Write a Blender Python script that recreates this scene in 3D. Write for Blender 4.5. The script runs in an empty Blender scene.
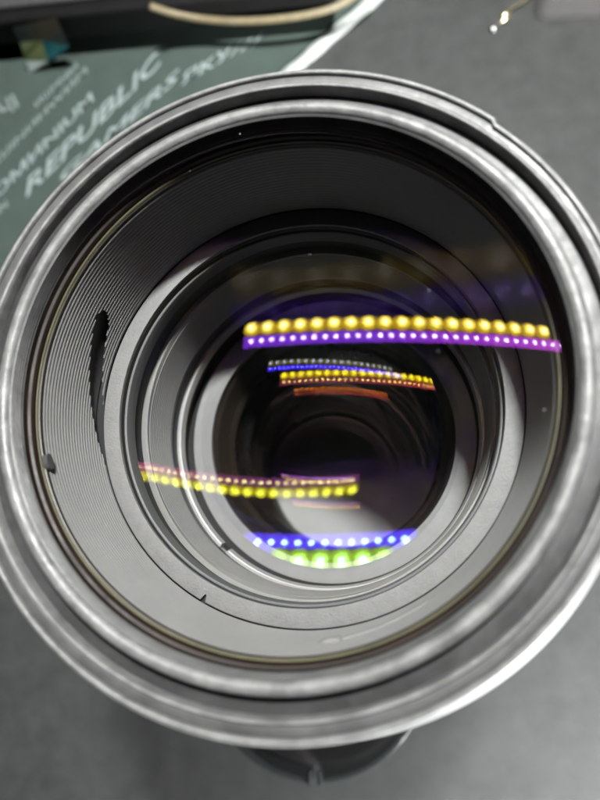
import bpy, bmesh, math, random
from mathutils import Vector, Matrix, noise as mnoise
random.seed(7)
MM = 0.001                      # everything below is written in millimetres
FRONT = 150.0                   # height of the lens's front rim above the desk mat
C = bpy.context.scene.collection
SC = bpy.context.scene

# ------------------------------------------------------------------ camera
cam_d = bpy.data.cameras.new('camera'); cam = bpy.data.objects.new('camera', cam_d); C.objects.link(cam)
cam_d.sensor_fit = 'VERTICAL'; cam_d.sensor_height = 36.0; cam_d.lens = 27.0
cam_d.clip_start = 0.002; cam_d.clip_end = 20.0
ROT = ((0.9819654, 0.0419749, 0.1843420), (0.0, 0.9750424, -0.2220186), (-0.1890605, 0.2180146, 0.9574580))
CAMP = Vector((18.7526, -22.1141, 74.8162 + FRONT))
m = Matrix(ROT).to_4x4(); m.translation = CAMP * MM
cam.matrix_world = m
cam_d.dof.use_dof = True; cam_d.dof.focus_distance = 0.108; cam_d.dof.aperture_fstop = 13.5
SC.camera = cam

# ------------------------------------------------------------------ world, exposure
w = bpy.data.worlds.new('World'); SC.world = w; w.use_nodes = True
bg = w.node_tree.nodes['Background']; bg.inputs[0].default_value = (0.93, 1.0, 0.97, 1); bg.inputs[1].default_value = 0.006
SC.view_settings.view_transform = 'Standard'; SC.view_settings.look = 'None'
SC.view_settings.exposure = 0.0; SC.view_settings.gamma = 1.0
try: SC.view_settings.use_curve_mapping = False
except Exception: pass
SC.cycles.transparent_max_bounces = 48; SC.cycles.max_bounces = 14; SC.cycles.glossy_bounces = 8
SC.cycles.diffuse_bounces = 2; SC.cycles.caustics_reflective = False; SC.cycles.caustics_refractive = False
SC.cycles.use_denoising = True; SC.cycles.use_adaptive_sampling = False
SC.cycles.sample_clamp_indirect = 4.0

# the light of the two LED bars over the desk (their lit beads are built at the end), and an added low fill
BAR_Z = 420.0
def lamp(name, loc, target, power, sx, sy, col=(1, 1, 1)):
    d = bpy.data.lights.new(name, 'AREA'); d.shape = 'RECTANGLE'; d.size = sx * MM; d.size_y = sy * MM
    d.energy = power; d.color = col; d.cycles.use_multiple_importance_sampling = False
    o = bpy.data.objects.new(name, d); C.objects.link(o)
    L = Vector(loc) * MM; T = Vector(target) * MM
    z = (L - T).normalized(); x = (Vector((1, 0, 0)) - z * z.x).normalized(); y = z.cross(x)
    mm_ = Matrix((x, y, z)).transposed().to_4x4(); mm_.translation = L; o.matrix_world = mm_
    return o
lamp('led_bar_light', (98, 202, FRONT + BAR_Z + 6), (0, 0, FRONT), 10.0, 60, 22, (0.96, 1.0, 0.975))
lamp('low_fill_light', (250, -300, 78), (20, -70, 10), 10.0, 180, 70, (0.98, 1.0, 0.985))  # added unseen fill, kept below the front rim, brightens the desk at lower right

# ------------------------------------------------------------------ helpers
def px(x, y, z):
    """photo pixel (600x800) -> point at height z (mm) above the mat"""
    R = Matrix(ROT); d = R @ Vector((x - 300.0, -(y - 400.0), -600.0))
    t = (z - CAMP.z) / d.z
    return CAMP + d * t

def tag(o, label=None, cat=None, group=None, kind=None):
    if label: o['label'] = label
    if cat: o['category'] = cat
    if group: o['group'] = group
    if kind: o['kind'] = kind
    return o

def empty(name, loc=(0, 0, 0)):
    o = bpy.data.objects.new(name, None); C.objects.link(o); o.location = Vector(loc) * MM
    o.empty_display_size = 0.01
    return o

def link(name, verts, faces, mats, parent=None, smooth=40, midx=None, origin=(0, 0, 0)):
    me = bpy.data.meshes.new(name)
    og = Vector(origin)
    me.from_pydata([tuple((Vector(v) - og) * MM) for v in verts], [], faces)
    if not isinstance(mats, (list, tuple)): mats = [mats]
    for k in mats: me.materials.append(k)
    if midx: me.polygons.foreach_set('material_index', midx)
    bm = bmesh.new(); bm.from_mesh(me); bmesh.ops.recalc_face_normals(bm, faces=bm.faces); bm.to_mesh(me); bm.free()
    if smooth:
        me.polygons.foreach_set('use_smooth', [True] * len(me.polygons))
        me.set_sharp_from_angle(angle=math.radians(smooth))
    me.update()
    o = bpy.data.objects.new(name, me); C.objects.link(o)
    if parent is not None:
        o.parent = parent
        # the parents' own place is taken off so that millimetres stay scene millimetres
        o.location = og * MM - world_loc(parent)
    else:
        o.location = og * MM
    return o

def world_loc(o):
    v = o.location.copy(); p = o.parent
    while p is not None: v += p.location; p = p.parent
    return v

def fillet(prof, r, closed=True, n=3):
    out = []; N = len(prof)
    for i in range(N):
        p = Vector((prof[i][0], prof[i][1]))
        if not closed and i in (0, N - 1): out.append(tuple(p)); continue
        a = Vector(prof[i - 1][:2]); b = Vector(prof[(i + 1) % N][:2])
        rr = prof[i][2] if len(prof[i]) > 2 else r
        da, db = a - p, b - p
        k = min(rr, da.length * 0.45, db.length * 0.45)
        if k < 1e-3: out.append(tuple(p)); continue
        A = p + da.normalized() * k; B = p + db.normalized() * k
        for j in range(n + 1):
            t = j / n
            q = A * (1 - t) ** 2 + p * 2 * t * (1 - t) + B * t * t
            out.append((q.x, q.y))
    return out

def revolve(name, prof, mat, parent=None, seg=240, closed=True, z0=FRONT, cx=0, cy=0, skip=None, smooth=40, rmod=None):
    """turn a profile of (radius, depth from the front rim) round the lens axis"""
    V = []; F = []; n = len(prof)
    for s in range(seg):
        a = 2 * math.pi * s / seg; ca, sa = math.cos(a), math.sin(a)
        for (r, z) in [(q[0], q[1]) for q in prof]:
            if rmod: r = rmod(a, r, z)
            V.append((cx + r * ca, cy + r * sa, z0 + z))
    m_ = n if closed else n - 1
    for s in range(seg):
        t = (s + 1) % seg
        for i in range(m_):
            j = (i + 1) % n
            if skip and skip(2 * math.pi * (s + .5) / seg, (prof[i][1] + prof[j][1]) / 2): continue
            F.append((s * n + i, t * n + i, t * n + j, s * n + j))
    return link(name, V, F, mat, parent, smooth=smooth, origin=world_loc(parent) / MM if parent else (0, 0, 0))

def boxmesh(lo, hi):
    x0, y0, z0 = lo; x1, y1, z1 = hi
    return ([(x0, y0, z0), (x1, y0, z0), (x1, y1, z0), (x0, y1, z0), (x0, y0, z1), (x1, y0, z1), (x1, y1, z1), (x0, y1, z1)],
            [(0, 3, 2, 1), (4, 5, 6, 7), (0, 1, 5, 4), (1, 2, 6, 5), (2, 3, 7, 6), (3, 0, 4, 7)])

def tube_mesh(pts, rad, sides=10, cap=True):
    V = []; F = []; n = len(pts); pts = [Vector(p) for p in pts]
    for i, p in enumerate(pts):
        t = (pts[min(i + 1, n - 1)] - pts[max(i - 1, 0)]).normalized()
        u = t.cross(Vector((0, 0, 1)));
        if u.length < 1e-4: u = t.cross(Vector((0, 1, 0)))
        u.normalize(); v = t.cross(u)
        r = rad[i] if isinstance(rad, (list, tuple)) else rad
        for k in range(sides):
            a = 2 * math.pi * k / sides
            V.append(p + (u * math.cos(a) + v * math.sin(a)) * r)
    for i in range(n - 1):
        for k in range(sides):
            l = (k + 1) % sides
            F.append((i * sides + k, i * sides + l, (i + 1) * sides + l, (i + 1) * sides + k))
    if cap:
        F.append(tuple(range(sides))[::-1]); F.append(tuple(range((n - 1) * sides, n * sides)))
    return V, F

def catmull(P, n=10):
    P = [Vector(p) for p in P]; out = []
    for i in range(len(P) - 1):
        a = P[max(i - 1, 0)]; b = P[i]; c = P[i + 1]; d = P[min(i + 2, len(P) - 1)]
        for k in range(n):
            t = k / n
            out.append(0.5 * ((2 * b) + (c - a) * t + (2 * a - 5 * b + 4 * c - d) * t * t + (3 * b - a - 3 * c + d) * t ** 3))
    out.append(P[-1]); return out

# ------------------------------------------------------------------ materials
def nodes(name):
    m = bpy.data.materials.new(name); m.use_nodes = True
    nt = m.node_tree; return m, nt, nt.nodes['Principled BSDF']

def mat(name, col, rough=0.5, metal=0.0, var=0.0, scale=40.0, bump=0.0, bscale=None, spec=0.5, rvar=0.0, col2=None, stretch=None, detail=6.0):
    m, nt, b = nodes(name)
    b.inputs['Roughness'].default_value = rough; b.inputs['Metallic'].default_value = metal
    b.inputs['Specular IOR Level'].default_value = spec
    b.inputs['Base Color'].default_value = (*col, 1)
    tc = nt.nodes.new('ShaderNodeTexCoord'); src = tc.outputs['Object']
    if stretch:
        mp = nt.nodes.new('ShaderNodeMapping'); mp.inputs['Scale'].default_value = stretch
        nt.links.new(src, mp.inputs[0]); src = mp.outputs[0]
    def nz(sc, det=detail):
        n = nt.nodes.new('ShaderNodeTexNoise'); n.inputs['Scale'].default_value = sc; n.inputs['Detail'].default_value = det
        n.inputs['Roughness'].default_value = 0.62
        nt.links.new(src, n.inputs['Vector']); return n
    if var or col2 is not None:
        n = nz(scale); r = nt.nodes.new('ShaderNodeValToRGB')
        r.color_ramp.elements[0].position = 0.3; r.color_ramp.elements[1].position = 0.7
        c2 = col2 if col2 is not None else tuple(min(1, c * (1 + var)) for c in col)
        c1 = col if col2 is not None else tuple(c * (1 - var) for c in col)
        r.color_ramp.elements[0].color = (*c1, 1); r.color_ramp.elements[1].color = (*c2, 1)
        nt.links.new(n.outputs['Fac'], r.inputs[0]); nt.links.new(r.outputs[0], b.inputs['Base Color'])
    if rvar:
        n2 = nz(scale * 1.7); mr = nt.nodes.new('ShaderNodeMapRange')
        mr.inputs['From Min'].default_value = 0.3; mr.inputs['From Max'].default_value = 0.7
        mr.inputs['To Min'].default_value = max(0.03, rough - rvar); mr.inputs['To Max'].default_value = min(1, rough + rvar)
        nt.links.new(n2.outputs['Fac'], mr.inputs['Value']); nt.links.new(mr.outputs[0], b.inputs['Roughness'])
    if bump:
        n3 = nz(bscale or scale * 8, 3.0); bp = nt.nodes.new('ShaderNodeBump')
        bp.inputs['Strength'].default_value = bump; bp.inputs['Distance'].default_value = 0.0002
        nt.links.new(n3.outputs['Fac'], bp.inputs['Height']); nt.links.new(bp.outputs[0], b.inputs['Normal'])
    return m

def coat(name, tint, refl, rough=0.0):
    """clear coated glass surface: lets light through, mirrors a small tinted share"""
    m = bpy.data.materials.new(name); m.use_nodes = True; nt = m.node_tree; nt.nodes.clear()
    out = nt.nodes.new('ShaderNodeOutputMaterial'); mx = nt.nodes.new('ShaderNodeMixShader')
    tr = nt.nodes.new('ShaderNodeBsdfTransparent'); gl = nt.nodes.new('ShaderNodeBsdfGlossy')
    gl.inputs['Color'].default_value = (*tint, 1); gl.inputs['Roughness'].default_value = rough
    tr.inputs['Color'].default_value = (0.99, 0.99, 0.99, 1)
    mx.inputs[0].default_value = refl
    nt.links.new(tr.outputs[0], mx.inputs[1]); nt.links.new(gl.outputs[0], mx.inputs[2]); nt.links.new(mx.outputs[0], out.inputs[0])
    return m

def emit(name, col, s):
    m = bpy.data.materials.new(name); m.use_nodes = True; nt = m.node_tree; nt.nodes.clear()
    out = nt.nodes.new('ShaderNodeOutputMaterial'); e = nt.nodes.new('ShaderNodeEmission')
    e.inputs[0].default_value = (*col, 1); e.inputs[1].default_value = s
    nt.links.new(e.outputs[0], out.inputs[0]); m.cycles.emission_sampling = 'NONE'
    return m

def emit_fade(name, c0, c1, s_, x0, x1):
    m = emit(name, c0, s_); nt = m.node_tree; e = [n for n in nt.nodes if n.type == 'EMISSION'][0]
    tc = nt.nodes.new('ShaderNodeTexCoord'); sx = nt.nodes.new('ShaderNodeSeparateXYZ'); mr = nt.nodes.new('ShaderNodeMapRange'); r = nt.nodes.new('ShaderNodeValToRGB')
    nt.links.new(tc.outputs['Object'], sx.inputs[0]); nt.links.new(sx.outputs[0], mr.inputs[0])
    mr.inputs[1].default_value = x0 * MM; mr.inputs[2].default_value = x1 * MM
    r.color_ramp.elements[0].color = (*c0, 1); r.color_ramp.elements[1].color = (*c1, 1); r.color_ramp.elements[0].position = 0.35
    nt.links.new(mr.outputs[0], r.inputs[0]); nt.links.new(r.outputs[0], e.inputs[0]); return m

M = {}
M['mat'] = mat('dark grey desk mat', (0.0275, 0.0295, 0.0285), 0.62, var=0.26, scale=95, bump=0.8, bscale=2600, rvar=0.08, spec=0.45)
M['rim'] = mat('worn silver grey anodised rim', (0.155, 0.156, 0.154), 0.46, 0.1, var=0.42, scale=260, bump=0.45, bscale=1100, rvar=0.14)
M['rim_dark'] = mat('dark anodised rim groove', (0.04, 0.04, 0.04), 0.45, 0.3, var=0.3, scale=200, rvar=0.1)
M['rim_mid'] = mat('grey anodised thread wall', (0.075, 0.076, 0.075), 0.45, 0.2, var=0.3, scale=160, rvar=0.1, bump=0.2, bscale=1200)
M['body'] = mat('black crackle lens body', (0.022, 0.022, 0.023), 0.5, var=0.2, scale=200, bump=0.4, bscale=1500)
M['rubber'] = mat('dark grey rubber grip', (0.045, 0.046, 0.046), 0.6, var=0.2, scale=150, bump=0.3, bscale=1500)
M['brown'] = mat('dark brown glossy retaining ring', (0.014, 0.008, 0.0055), 0.5, spec=0.3, var=0.4, scale=120, rvar=0.1)
M['olive'] = mat('olive highlight line as a painted ring', (0.085, 0.08, 0.042), 0.45, var=0.3, scale=100, rvar=0.1)  # highlight line of the brown ring, put into an olive base colour
M['barrel'] = mat('matte grey ribbed barrel', (0.195, 0.194, 0.19), 0.5, var=0.1, scale=60, rvar=0.06)
M['plate'] = mat('grainy grey cast plate', (0.155, 0.154, 0.151), 0.6, var=0.1, scale=500, bump=0.5, bscale=2500)
M['band'] = mat('smooth dark grey band', (0.085, 0.085, 0.087), 0.5, var=0.08, scale=100)
M['black'] = mat('flat black baffle paint', (0.008, 0.008, 0.0085), 0.6, var=0.2, scale=100)
M['cone'] = mat('pale grey ribbed tube', (0.215, 0.212, 0.205), 0.5, var=0.08, scale=100)
M['lip'] = mat('pale machined lip', (0.42, 0.415, 0.41), 0.35, 0.3, var=0.1, scale=150)
M['flat'] = mat('pale grey grainy ring', (0.27, 0.27, 0.268), 0.6, var=0.06, scale=400, bump=0.3, bscale=2500)
M['inner'] = mat('satin black inner tube', (0.018, 0.017, 0.017), 0.28, var=0.3, scale=100, rvar=0.08)
M['inner_brown'] = mat('brown black inner bevel', (0.035, 0.027, 0.022), 0.35, var=0.3, scale=100)
M['rear'] = mat('pale grey rear disc', (0.55, 0.55, 0.54), 0.55, var=0.05, scale=60)
M['dust'] = mat('pale dust', (0.25, 0.25, 0.24), 0.9)
M['pad'] = mat('grey green cloth of the mouse pad', (0.044, 0.063, 0.055), 0.8, var=0.14, scale=60, bump=0.5, bscale=3000, spec=0.3)
M['print'] = mat('pale blue grey print', (0.23, 0.275, 0.275), 0.8, var=0.15, scale=300, spec=0.3)
M['print_dim'] = mat('faint blue grey print', (0.18, 0.215, 0.21), 0.8, var=0.15, scale=300, spec=0.3)
M['edge'] = mat('silver grey stitched border', (0.33, 0.35, 0.335), 0.7, var=0.2, scale=600, bump=0.6, bscale=1500)
M['kb'] = mat('black plastic', (0.005, 0.0052, 0.0052), 0.6, spec=0.2, var=0.2, scale=100, bump=0.3, bscale=2000)
M['kb_top'] = mat('dark grey plastic top', (0.045, 0.045, 0.047), 0.6, var=0.2, scale=500, bump=0.4, bscale=2500)
M['cable'] = mat('tan cable sheath', (0.16, 0.13, 0.075), 0.5, var=0.2, scale=300)
M['brass'] = mat('pale brass', (0.62, 0.56, 0.36), 0.25, 0.9, var=0.15, scale=400)
M['steel'] = mat('bright steel', (0.6, 0.6, 0.58), 0.25, 1.0)
M['red'] = mat('red pink plastic', (0.55, 0.10, 0.09), 0.4, var=0.15, scale=200)

def plastic(name, col, alpha, rough=0.15):
    m, nt, b = nodes(name)
    b.inputs['Base Color'].default_value = (*col, 1); b.inputs['Roughness'].default_value = rough
    b.inputs['Alpha'].default_value = alpha
    return m
M['clear'] = plastic('cloudy clear plastic', (0.13, 0.125, 0.125), 0.24, 0.2)
M['smoke'] = plastic('smoky blue grey plastic', (0.028, 0.032, 0.033), 0.6, 0.18)

# ------------------------------------------------------------------ setting: desk mat
def sheet(name, lo, hi, z, mt):
    return link(name, [(lo[0], lo[1], z), (hi[0], lo[1], z), (hi[0], hi[1], z), (lo[0], hi[1], z)], [(0, 1, 2, 3)], mt, smooth=0)
tag(sheet('desk', (-900, -700), (900, 900), 0.0, M['mat']), kind='structure')

# ------------------------------------------------------------------ mouse pad with its print
ang = math.radians(40.0)
U = Vector((math.cos(ang), math.sin(ang), 0)); W = Vector((-math.sin(ang), math.cos(ang), 0))     # along the border, and away from it
E0 = px(338, 32, 0)                                                                                   # a point on the pad's border
pad = empty('mouse_pad', (E0.x, E0.y, 0))
tag(pad, 'grey green cloth mouse pad printed with pale slanted lettering', 'mouse pad')
def quad_slab(a0, a1, b0, b1, z0, z1):
    P = [E0 + U * a + W * b for a, b in ((a0, b0), (a1, b0), (a1, b1), (a0, b1))]
    V = [(p.x, p.y, z0) for p in P] + [(p.x, p.y, z1) for p in P]
    return V, [(0, 3, 2, 1), (4, 5, 6, 7), (0, 1, 5, 4), (1, 2, 6, 5), (2, 3, 7, 6), (3, 0, 4, 7)]
V, F = quad_slab(-330, 250, 2.6, 330, 0.2, 2.4); link('cloth', V, F, M['pad'], pad, smooth=0)
V = []; F = []
nb = 240
for i in range(nb + 1):                      # rounded, slightly lumpy stitched border
    a = -330 + 580 * i / nb
    for k in range(7):
        t = math.pi * k / 6
        lump = 0.25 * math.sin(a * 2.2)
        p = E0 + U * a + W * (-math.cos(t) * (3.0 + lump)); V.append((p.x, p.y, 0.2 + math.sin(t) * (2.9 + lump)))
for i in range(nb):
    for k in range(6): F.append((i * 7 + k, (i + 1) * 7 + k, (i + 1) * 7 + k + 1, i * 7 + k + 1))
link('border', V, F, M['edge'], pad)

def lettering(text, p0, p1, height, mt, shear=0.22, z=2.55, flip=False):
    cu = bpy.data.curves.new('lettering', 'FONT'); cu.body = text; cu.shear = shear; cu.size = 1.0
    cu.extrude = 0.0; cu.resolution_u = 3; cu.offset = 0.018
    to = bpy.data.objects.new('tmp', cu); C.objects.link(to)
    dg = bpy.context.evaluated_depsgraph_get(); me = bpy.data.meshes.new_from_object(to.evaluated_get(dg))
    bpy.data.objects.remove(to); bpy.data.curves.remove(cu)
    xs = [v.co.x for v in me.vertices]; ys = [v.co.y for v in me.vertices]
    x0, x1, y0, y1 = min(xs), max(xs), min(ys), max(ys)
    A = px(*p0, z); B = px(*p1, z); d = (B - A); Ld = d.length; d.normalize(); n = Vector((-d.y, d.x, 0))
    og = Vector((E0.x, E0.y, 0))
    for v in me.vertices:
        u = (v.co.x - x0) / (x1 - x0) * Ld; h = (v.co.y - y0) / (y1 - y0) * height
        if flip: u = Ld - u
        q = A + d * u + n * h - og
        v.co = Vector((q.x, q.y, z)) * MM
    me.materials.clear(); me.materials.append(mt); me.update()
    o = bpy.data.objects.new('lettering', me); C.objects.link(o); o.parent = pad; return o
lettering('REPUBLIC', (26, 198), (170, 56), 7.6, M['print'], 0.5)
lettering('GAMERS', (62, 182), (185, 74), 5.0, M['print'], 0.5)
lettering('\u042fK\u0423', (181, 86), (238, 52), 5.8, M['print'], 0.4)
lettering('\u0420\u041e\u041c\u0418NIUM', (-16, 212), (97, 97), 5.4, M['print'])
lettering('\u0418\u0428IN\u0418HW\u0418M', (-14, 176), (90, 70), 3.6, M['print_dim'])
lettering('\u0427I', (6, 118), (22, 104), 10.0, M['print_dim'])
lettering('\u0418\u0428MNI\u0418', (36, 108), (80, 66), 3.4, M['print_dim'])
lettering('///', (228, 58), (268, 40), 5.2, M['print_dim'])
lettering('\u0428MIIN', (-22, 232), (10, 205), 4.4, M['print_dim'])

# ------------------------------------------------------------------ keyboard edge, cable, chip
kb = empty('laptop', (-90, 260, 2.4))
tag(kb, 'closed black laptop with a dark grey lid standing on the mouse pad', 'laptop')
kz0, kz1 = 11.0, 24.0
def kbox(name, x0, x1, y0, y1, z0, z1, mt, parent=kb):
    V, F = boxmesh((x0, y0, z0), (x1, y1, z1)); c = Vector((-90, 240, 0)); r = Matrix.Rotation(math.radians(-4.3), 3, 'Z')
    V = [tuple(r @ (Vector(v) - c) + c) for v in V]
    o = link(name, V, F, mt, parent, smooth=0)
    bv = o.modifiers.new('round', 'BEVEL'); bv.width = 0.0016; bv.segments = 3; bv.limit_method = 'ANGLE'
    return o
kbox('casing', -320, -4, 204, 380, kz0, kz1, M['kb'])
kbox('lid', -316, -8, 210, 376, kz1 + 0.05, kz1 + 2.2, M['kb_top'])
for fx in (-250, -30): kbox('foot', fx - 12, fx + 12, 232, 246, 2.45, kz0 - 0.05, M['kb'])

pts = [px(150, 6, 26), px(172, 13, 20), px(200, 18.5, 16), px(232, 21, 15), px(265, 20, 15), px(300, 16, 15), px(330, 9, 15), px(352, -2, 15), px(372, -18, 15)]
V, F = tube_mesh(catmull(pts, 8), 1.5); cab = link('cable', V, F, M['cable'], origin=pts[3])
tag(cab, 'thin tan cable sagging along the black laptop edge', 'cable')

# small faceted iridescent chip
def holo(name, c1, c2, rough=0.15, metal=0.6):
    m, nt, b = nodes(name); b.inputs['Roughness'].default_value = rough; b.inputs['Metallic'].default_value = metal
    tc = nt.nodes.new('ShaderNodeTexCoord'); n = nt.nodes.new('ShaderNodeTexNoise'); n.inputs['Scale'].default_value = 90
    r = nt.nodes.new('ShaderNodeValToRGB'); r.color_ramp.elements[0].color = (*c1, 1); r.color_ramp.elements[1].color = (*c2, 1)
    r.color_ramp.elements[0].position = .35; r.color_ramp.elements[1].position = .65
    nt.links.new(tc.outputs['Object'], n.inputs['Vector']); nt.links.new(n.outputs['Fac'], r.inputs[0]); nt.links.new(r.outputs[0], b.inputs['Base Color'])
    return m
H1 = holo('olive yellow film', (0.30, 0.31, 0.13), (0.42, 0.46, 0.24)); H2 = holo('teal film', (0.03, 0.17, 0.20), (0.07, 0.32, 0.36))
H3 = holo('white glinting film', (0.85, 0.93, 0.93), (0.75, 0.9, 0.85)); H4 = holo('dark bronze film', (0.06, 0.055, 0.04), (0.03, 0.05, 0.05))
chip = empty('film_chip', tuple(px(40, 60, 2.5)))
tag(chip, 'small folded iridescent film chip with teal and yellow faces', 'film chip')
cz = [px(13, 28, 25), px(36, 22, 25), px(56, 18, 25), px(69, 46, 14), px(42, 40, 18), px(20, 42, 18), px(48, 60, 8), px(26, 60, 8), px(30, 72, 2.6), px(50, 64, 3.0)]
def facet(name, idx, mt):
    P = [cz[i] for i in idx]; n = (P[1] - P[0]).cross(P[2] - P[0]).normalized() * 0.35
    k = len(P); V = [p + n for p in P] + [p - n for p in P]
    F = [tuple(range(k)), tuple(range(2 * k - 1, k - 1, -1))] + [(i, k + i, k + (i + 1) % k, (i + 1) % k) for i in range(k)]
    link(name, V, F, mt, chip, smooth=0)
facet('bronze_face', (0, 1, 4, 5), H4); facet('dark_face', (1, 2, 3, 4), H4)
facet('yellow_face', (5, 4, 6, 7), H1); facet('teal_face', (4, 3, 9, 6), H2); facet('white_face', (7, 6, 9, 8), H3)

# ------------------------------------------------------------------ plastic case and brass pin
case = empty('plastic_case', tuple(px(575, 5, 0)))
tag(case, 'cloudy clear plastic case with rounded corner holding red pieces', 'case')
def rrect(x0, y0, x1, y1, r, n=6):
    P = []
    for cx, cy, a0 in ((x1 - r, y1 - r, 0), (x0 + r, y1 - r, 90), (x0 + r, y0 + r, 180), (x1 - r, y0 + r, 270)):
        for k in range(n + 1):
            a = math.radians(a0 + 90 * k / n); P.append((cx + r * math.cos(a), cy + r * math.sin(a)))
    return P
cc = px(534, 16, 0); cr = Matrix.Rotation(math.radians(-8.5), 3, 'Z')
def cplace(p, z): q = cr @ Vector((p[0], p[1], 0)); return (cc.x + q.x, cc.y + q.y, z)
O = rrect(0, -3, 90, 62, 5.0); I = rrect(1.6, -1.4, 88.4, 60.4, 3.6); n = len(O)
V = [cplace(p, 0.3) for p in O] + [cplace(p, 11) for p in O] + [cplace(p, 11) for p in I] + [cplace(p, 1.6) for p in I]
F = [(i, (i + 1) % n, n + (i + 1) % n, n + i) for i in range(n)] + [(n + i, n + (i + 1) % n, 2 * n + (i + 1) % n, 2 * n + i) for i in range(n)] + \
    [(2 * n + i, 2 * n + (i + 1) % n, 3 * n + (i + 1) % n, 3 * n + i) for i in range(n)] + [tuple(range(n))[::-1], tuple(range(3 * n, 4 * n))]
link('tray', V, F, M['clear'], case, smooth=30)
for k, (bx, by, bw, bd) in enumerate(((11, 12, 20, 10), (33, 3, 46, 9), (14, 26, 60, 14))):
    P = rrect(bx, by, bx + bw, by + bd, 2.0, 3); nn = len(P)
    V = [cplace(p, 1.7) for p in P] + [cplace(p, 8.2) for p in P]
    F = [(i, (i + 1) % nn, nn + (i + 1) % nn, nn + i) for i in range(nn)] + [tuple(range(nn))[::-1], tuple(range(nn, 2 * nn))]
    link('red_piece', V, F, M['red'], case, smooth=30)

pin = empty('brass_pin', tuple(px(502, 18, 0)))
tag(pin, 'tiny brass leaf pin with a steel bead lying on the desk mat', 'pin')
a = px(500, 23, 1.2); b = px(511, 8, 2.2)
ax = (b - a); V, F = tube_mesh([a + ax * t for t in (0, .15, .35, .6, .85, 1)], [0.3, 1.3, 2.1, 1.9, 1.0, 0.3], 12); link('leaf', V, F, M['brass'], pin)
V, F = tube_mesh([px(493.5, 28.5, 1.0) + Vector((0, 0, q)) for q in (-.9, -.5, 0, .5, .9)], [0.5, 1.2, 1.5, 1.2, 0.5], 12); link('bead', V, F, M['steel'], pin)
V, F = tube_mesh([px(494, 28, 1.0), px(498, 25, 1.0), px(501, 22, 1.2)], 0.35, 8); link('hook', V, F, M['steel'], pin)
V, F = tube_mesh([b, px(519, 4, 1.6), px(528, -2, 1.2), px(540, -8, 1.0)], [0.5, 0.6, 0.6, 0.4], 8); link('needle', V, F, M['brass'], pin)

# ------------------------------------------------------------------ smoky round cap lying at the foot of the lens
capc = Vector((-19, -61.5, 0)); capr = 39.0
cap = empty('round_cap', tuple(capc))
tag(cap, 'smoky grey round plastic cap with a notched rim under the lens', 'cap')
na = math.radians(-88.0)
def notch(a, z):
    d = (a - na + math.pi) % (2 * math.pi) - math.pi
    return abs(d) < 0.03
prof = fillet([(capr - 2.6, 0.4), (capr, 0.4), (capr, 10.5), (capr - 2.6, 10.5)], 0.7)
revolve('rim', prof, M['smoke'], cap, 220, z0=0, cx=capc.x, cy=capc.y, skip=notch)
prof = [(0.01, 0.35), (capr - 2.7, 0.35), (capr - 2.7, 1.9), (0.01, 1.9)]
revolve('disc', prof, M['clear'], cap, 120, z0=0, cx=capc.x, cy=capc.y, closed=False)
for s in (-1, 1):
    a = na + s * 0.045
    V, F = tube_mesh([(capc.x + math.cos(a) * (capr - 4 + q), capc.y + math.sin(a) * (capr - 4 + q), 10.4) for q in (0, 2, 4.2)], 0.8, 8)
    link('clip', V, F, M['smoke'], cap)

# ------------------------------------------------------------------ the lens
lens = empty('camera_lens', (0, 0, 0))
tag(lens, 'large camera lens standing upright with its front glass facing up', 'camera lens')
RV = lambda name, prof, mt, **k: revolve(name, prof, mt, lens, **k)
# outside
RV('outer_barrel', fillet([(43, -3.4), (45.0, -3.4), (45.0, -13), (45.0, -84), (41, -92), (41, -134), (34, -142), (34, -149.7), (30, -149.7), (30, -138), (37, -130), (40, -84), (43, -14)], 0.8), M['body'])
def knurl(a, r, z): return r - (0.35 if math.sin(a * 90) > 0.2 and -60 < z < -18 and r > 48 else 0)
RV('grip_ring', fillet([(45.1, -12.2), (49.0, -12.2), (50.2, -14.5), (50.2, -19), (50.0, -22), (50.0, -58), (49, -63), (45.1, -63)], 0.9), M['rubber'], seg=540, rmod=knurl)
# hood flange with its bayonet step
def tab(a, r, z):
    d = math.degrees(a) % 360
    return r - (0.55 if (r > 45.2 and 205 > d > -1 and not (46 < d < 204)) else 0)
RV('hood_flange', fillet([(45.15, -0.4, .1), (45.3, 0.05, .2), (45.8, 0.1, .4), (46.2, -0.5), (46.2, -3.2), (45.15, -3.2)], 0.3), M['rim'], seg=360, rmod=tab)
RV('flange_band', fillet([(43.9, -0.5), (45.1, -0.45), (45.1, -3.2), (43.9, -3.2)], 0.1), M['rim_mid'], seg=300)
RV('flange_lip', fillet([(43.2, -0.8), (43.35, -0.2, .2), (43.75, -0.2, .2), (43.85, -0.6), (43.85, -3.2), (43.2, -3.2)], 0.15), M['rim'], seg=300)
RV('rim_groove', fillet([(39.1, -3.05), (41.1, -2.3), (43.3, -2.3), (43.8, -3.3), (43.8, -3.9), (39.1, -3.9)], 0.15), M['rim_dark'])
RV('front_rim', fillet([(38.95, -0.55, .3), (39.5, 0.0, .5), (40.3, 0.0, .7), (40.9, -0.6, .5), (40.9, -3.0, .1), (38.9, -3.0, .1)], 0.3), M['rim'], seg=300)
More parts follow.
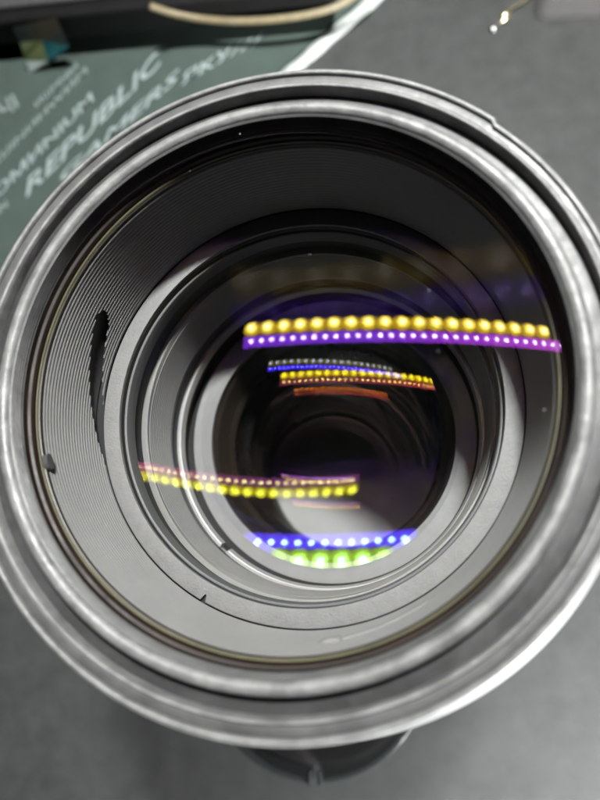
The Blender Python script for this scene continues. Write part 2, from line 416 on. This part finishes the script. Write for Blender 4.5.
# thread wall
tw = [(38.85, -0.6)]
for i in range(5):
    z = -0.7 - i * 0.5; tw += [(38.55, z - 0.12), (38.85, z - 0.37)]
tw += [(38.55, -3.4), (38.95, -3.4), (38.95, -0.8)]
RV('thread_wall', tw, M['rim_mid'], smooth=20)
RV('retaining_ring', fillet([(38.5, -3.45), (38.5, -4.3), (38.0, -4.5), (37.8, -5.2), (39.6, -5.2), (39.6, -3.95), (38.6, -3.95)], 0.12), M['brown'])
RV('olive_highlight', fillet([(37.75, -5.25), (37.6, -5.25), (37.45, -5.6), (37.75, -5.6)], 0.08), M['olive'])  # thin coloured ring painted in for the olive highlight on the brown ring
RV('seat_ring', fillet([(37.65, -5.65), (37.35, -5.75), (37.3, -6.25), (38.6, -6.25), (38.6, -5.65)], 0.1), M['inner_brown'])
# ribbed barrel with helical slots
slots = [(154.0, 203.0, lambda d: -15.2 - (d - 154) * 0.235, 2.05)]
def in_slot(a, z):
    d = math.degrees(a) % 360
    for s0, s1, zf, hw in slots:
        if s0 < d < s1:
            k = min(1.0, math.sqrt(max(0, min(d - s0, s1 - d) / 2.5)))
            if abs(z - zf(d)) < hw * k: return True
    return (abs(((d - 198.2 + 180) % 360) - 180) < 1.0 and -7.9 < z + 1.6 < -5.9 and False)
NR = 22; bp = [(37.25, -6.3)]
for i in range(NR):
    z = -6.4 - i * (16.5 / NR); t = i / NR; r = 37.3 - 0.85 * t
    bp += [(r, z), (r - 0.12, z - 0.20), (r - 0.12, z - 0.40), (r, z - 0.62)]
bp += [(36.45, -23.0)]
fine = []
for i in range(len(bp) - 1):
    fine.append(bp[i])
fine.append(bp[-1])
barrel = RV('ribbed_barrel', fine, M['barrel'], seg=720, closed=False, skip=in_slot, smooth=25)
RV('slot_backing', [(38.0, -6.3), (38.0, -23.4), (38.5, -23.4), (38.5, -6.3)], M['band'])
# pale raised seam low on the barrel wall
P = []; RR = []
for i in range(40):
    d = 277 + 29 * i / 39; a = math.radians(d); P.append((math.cos(a) * 36.85, math.sin(a) * 36.85, FRONT - 12.7 - (d - 277) * 0.13))
    RR.append((0.75 if i < 7 else 0.42) * (0.85 + 0.3 * mnoise.noise(Vector((i * 0.9, 3, 1)))) * min(1.0, (39.5 - i) / 8 + .15, (i + .5) / 2))
V, F = tube_mesh(P, RR, 10); link('seam', V, F, M['plate'], lens)
# little screw in the barrel wall
def screw(px_, py_, r):
    R = Matrix(ROT); d = (R @ Vector((px_ - 300.0, -(py_ - 400.0), -600.0))).normalized()
    o = CAMP; A = d.x ** 2 + d.y ** 2; B = o.x * d.x + o.y * d.y; Cc = o.x ** 2 + o.y ** 2 - r * r
    t = (-B + math.sqrt(B * B - A * Cc)) / A; return o + d * t
p = screw(48.5, 462, 36.9); n = Vector((p.x, p.y, 0)).normalized()
t1 = Vector((-n.y, n.x, 0))
V = []; F = []
for k in range(16):
    a = 2 * math.pi * k / 16
    q = t1 * math.cos(a) * 1.25 + Vector((0, 0, 1)) * math.sin(a) * 0.85
    V += [p + q - n * 0.35, p + q * 1.05 + n * 0.4]
F = [(2 * k, 2 * ((k + 1) % 16), 2 * ((k + 1) % 16) + 1, 2 * k + 1) for k in range(16)] + [tuple(range(0, 32, 2))]
link('screw', V, F, M['rubber'], lens)
# grainy baffle plate with a little notch, then the inner tube
def pnotch(a, z):
    d = math.degrees(a) % 360
    return False
def pr(a, r, z):
    d = math.degrees(a) % 360
    if r > 35 and 242.6 < d < 243.8: return r - 1.1
    return r
RV('baffle_plate', fillet([(33.25, -23.1), (36.25, -23.1), (36.25, -23.9), (33.25, -23.9)], 0.12), M['plate'], seg=720, rmod=pr)
RV('baffle_gap', [(33.2, -23.95), (38.5, -23.95), (38.5, -25.0), (33.2, -25.0)], M['black'])
RV('grey_band', fillet([(32.95, -25.05), (32.75, -25.2), (32.7, -28.3), (32.9, -28.6), (34.2, -28.6), (34.2, -25.05)], 0.1), M['band'])
RV('dark_recess', fillet([(33.9, -28.65), (33.7, -33.2), (34.4, -33.2), (34.4, -28.65)], 0.1), M['black'])
def lipmod(a, r, z): return r + 0.22 * math.sin(a * 3 + 1) * (1 if z > -33.6 else 0)
cp = [(33.3, -33.25), (32.75, -33.35), (32.6, -34.0)]
for i in range(13):
    z = -34.2 - i * 0.78; t = i / 13
    cp += [(32.6 - 0.25 * t, z), (32.42 - 0.25 * t, z - 0.25), (32.42 - 0.25 * t, z - 0.5), (32.6 - .25 * t, z - 0.72)]
cp += [(32.3, -45.0), (34.2, -45.0), (34.2, -33.3)]
RV('ribbed_tube', cp, M['cone'], seg=360, rmod=lipmod, smooth=25)
RV('dark_step', fillet([(33.2, -45.1), (33.0, -49.6), (34.2, -49.6), (34.2, -45.1)], 0.1), M['black'])
def key(a, r, z):
    d = math.degrees(a) % 360
    return r + (1.1 if 227.0 < d < 230.5 else 0)
RV('machined_lip', fillet([(32.3, -49.7), (32.1, -50.0), (31.9, -51.6), (32.2, -52.0), (34.0, -52.0), (34.0, -49.7)], 0.15), M['lip'], seg=720, rmod=lambda a, r, z: min(key(a, r, z), 34.0))
RV('lip_gap', [(33.4, -52.1), (33.4, -57.2), (31.95, -57.2), (31.95, -57.8), (34.0, -57.8), (34.0, -52.1)], M['black'])
RV('inner_ring', fillet([(27.6, -57.0), (31.9, -56.9), (31.9, -58.4), (27.6, -58.4)], 0.12), M['flat'], seg=300)
# tube under the inner ring: stepped black rings with softer bevels
RV('throat', fillet([(27.9, -58.5), (27.0, -60.2), (26.2, -66.0), (25.2, -68.5), (33, -68.5), (33, -58.5)], 0.4), M['inner_brown'])
RV('throat_step', fillet([(25.6, -68.6), (26.2, -70), (25.6, -77), (24.4, -80.0), (33, -80.0), (33, -68.6)], 0.6), M['inner'])
RV('throat_bevel', fillet([(25.0, -80.1), (25.6, -82), (25.4, -90), (25.0, -95.0), (33, -95.0), (33, -80.1)], 0.6), M['inner_brown'])
RV('throat_wall', [(26.2, -95.1), (28.4, -121.6), (33, -121.6), (33, -95.1)], M['black'])
RV('rear_disc', [(0.01, -121.8), (30.0, -121.8), (30.0, -124.5), (0.01, -124.5)], M['rear'], closed=False, seg=120)

# ------------------------------------------------------------------ coated glass
def cap_surface(name, z, R, dx, dy, rmax, mt, rings=28, seg=144):
    """a spherical glass surface: vertex depth z, radius R (negative: bulges down), centre shifted by dx, dy"""
    V = []; F = []
    def zz(x, y):
        q = R * R - (x - dx) ** 2 - (y - dy) ** 2
        return z - R + (math.sqrt(max(q, 0.01)) if R > 0 else -math.sqrt(max(q, 0.01)))
    V.append((0, 0, FRONT + zz(0, 0)))
    for i in range(1, rings + 1):
        r = rmax * i / rings
        for s in range(seg):
            a = 2 * math.pi * s / seg; x, y = r * math.cos(a), r * math.sin(a); V.append((x, y, FRONT + zz(x, y)))
    for s in range(seg):
        F.append((0, 1 + s, 1 + (s + 1) % seg))
        for i in range(rings - 1):
            b0 = 1 + i * seg; b1 = b0 + seg; t = (s + 1) % seg
            F.append((b0 + s, b1 + s, b1 + t, b0 + t))
    o = link(name, V, F, mt, lens, smooth=180)
    return o
cap_surface('glass_element', 1.3, 216, -2.9, -0.4, 38.45, coat('front coating', (0.95, 0.92, 1.0), 0.036))
cap_surface('glass_element', -4.6, -560, 0, 0, 37.3, coat('faint coating', (0.6, 0.5, 1.0), 0.0014, 0.0))
cap_surface('glass_element', -17.5, 62.6, -3.7, 2.8, 31.0, coat('blue coating', (0.16, 0.20, 1.0), 0.04))
cap_surface('glass_element', -20.2, 87.3, -0.9, -0.7, 32.6, coat('amber coating', (1.0, 0.95, 0.10), 0.032))
cap_surface('glass_element', -30, 50, -1.0, 0.8, 31.0, coat('red coating', (1.0, 0.28, 0.05), 0.013))
cap_surface('glass_element', -36, -64, 2.5, -3.4, 32.0, coat('yellow green coating', (0.82, 1.0, 0.22), 0.044))
cap_surface('glass_element', -58, -100, 4, -4.3, 28.6, coat('cyan coating', (0.32, 0.88, 1.0), 0.10))
cap_surface('glass_element', -86, -43, -1.0, -2.0, 24.8, coat('rose coating', (1.0, 0.85, 0.9), 0.028))
cap_surface('glass_element', -93, -45, 0, -7, 24.0, coat('pink coating', (1.0, 0.6, 0.6), 0.028))

# dust on the front glass
V = []; F = []
def speck(x, y, r):
    z = FRONT + 1.3 - 216 + math.sqrt(216 ** 2 - (x + 2.9) ** 2 - (y + 0.4) ** 2) + 0.03
    b0 = len(V); k = random.randint(5, 7); a0 = random.random() * 6
    for i in range(k):
        a = a0 + 2 * math.pi * i / k; q = r * random.uniform(0.55, 1.25); V.append((x + q * math.cos(a), y + q * math.sin(a) * 0.8, z))
    V.append((x, y, z + r * 0.5))
    for i in range(k): F.append((b0 + i, b0 + (i + 1) % k, b0 + k))
for x_, y_, r_ in ((237, 127, 0.22), (392, 126, .15), (311, 258, .2), (260, 276, .15), (490, 297, .16), (429, 291, .2), (547, 407, .2), (438, 352, .14), (188, 168, .14)):
    p = px(x_, y_, FRONT - 0.5); speck(p.x, p.y, r_ * 0.6)
for i in range(30):
    a = random.random() * 6.283; r = 36.5 * math.sqrt(random.random()); speck(r * math.cos(a), r * math.sin(a), random.uniform(0.02, 0.05))
tag(link('dust', V, F, M['dust'], lens, smooth=0), kind='stuff')

# ------------------------------------------------------------------ LED bars over the desk (out of the picture, mirrored in the glass)
def led_bar(label, x0, x1, y, n, rad, col_led, col_edge, s_led, col_board, col_end, s_board, width):
    z = FRONT + BAR_Z
    bar = empty('led_bar', ((x0 + x1) / 2, y, z))
    tag(bar, label, 'led bar', 'led bars mirrored in the lens')
    V, F = boxmesh((x0 - 12, y - width / 2, z + 1.0), (x1 + 12, y + width / 2, z + 5.0)); link('board', V, F, emit_fade('glowing diffuser', col_board, col_end, s_board, x0, x1), bar, smooth=0)
    mt = [emit('lit led core', col_led, s_led), emit('lit led edge', col_edge, s_led * 0.42), emit('lit led hot centre', tuple(c * 0.6 + 0.4 for c in col_led), s_led * 1.5)]; proto = None
    for i in range(n):
        x = x0 + (x1 - x0) * i / (n - 1)
        if proto is None:
            V = []; F = []; sg = 16
            for k in range(4):
                a = (0.0, 0.45, 0.8, 1.2)[k]
                for s in range(sg): V.append((x + rad * math.cos(a) * math.cos(2 * math.pi * s / sg), y + rad * math.cos(a) * math.sin(2 * math.pi * s / sg), z + 1.0 - rad * 0.5 * math.sin(a)))
            for k in range(3):
                for s in range(sg): F.append((k * sg + s, k * sg + (s + 1) % sg, (k + 1) * sg + (s + 1) % sg, (k + 1) * sg + s))
            F.append(tuple(3 * sg + s for s in range(sg)))
            proto = link('led', V, F, mt, bar, origin=(x, y, z), midx=[1] * (2 * sg) + [0] * sg + [2])
        else:
            o = proto.copy(); C.objects.link(o); o.location = Vector(((x - (x0 + x1) / 2), 0, 0)) * MM
led_bar('violet led bar with small closely spaced beads', -118, 352, 163, 32, 4.2, (0.80, 0.60, 1.0), (0.55, 0.2, 1.0), 66.0, (0.30, 0.05, 1.0), (0.85, 0.07, 0.9), 13.0, 17)
led_bar('yellow led bar with large round beads', -118, 308, 183, 19, 12.2, (1.0, 0.86, 0.09), (1.0, 0.64, 0.02), 30.0, (0.9, 0.55, 0.02), (0.9, 0.55, 0.02), 6.0, 18)
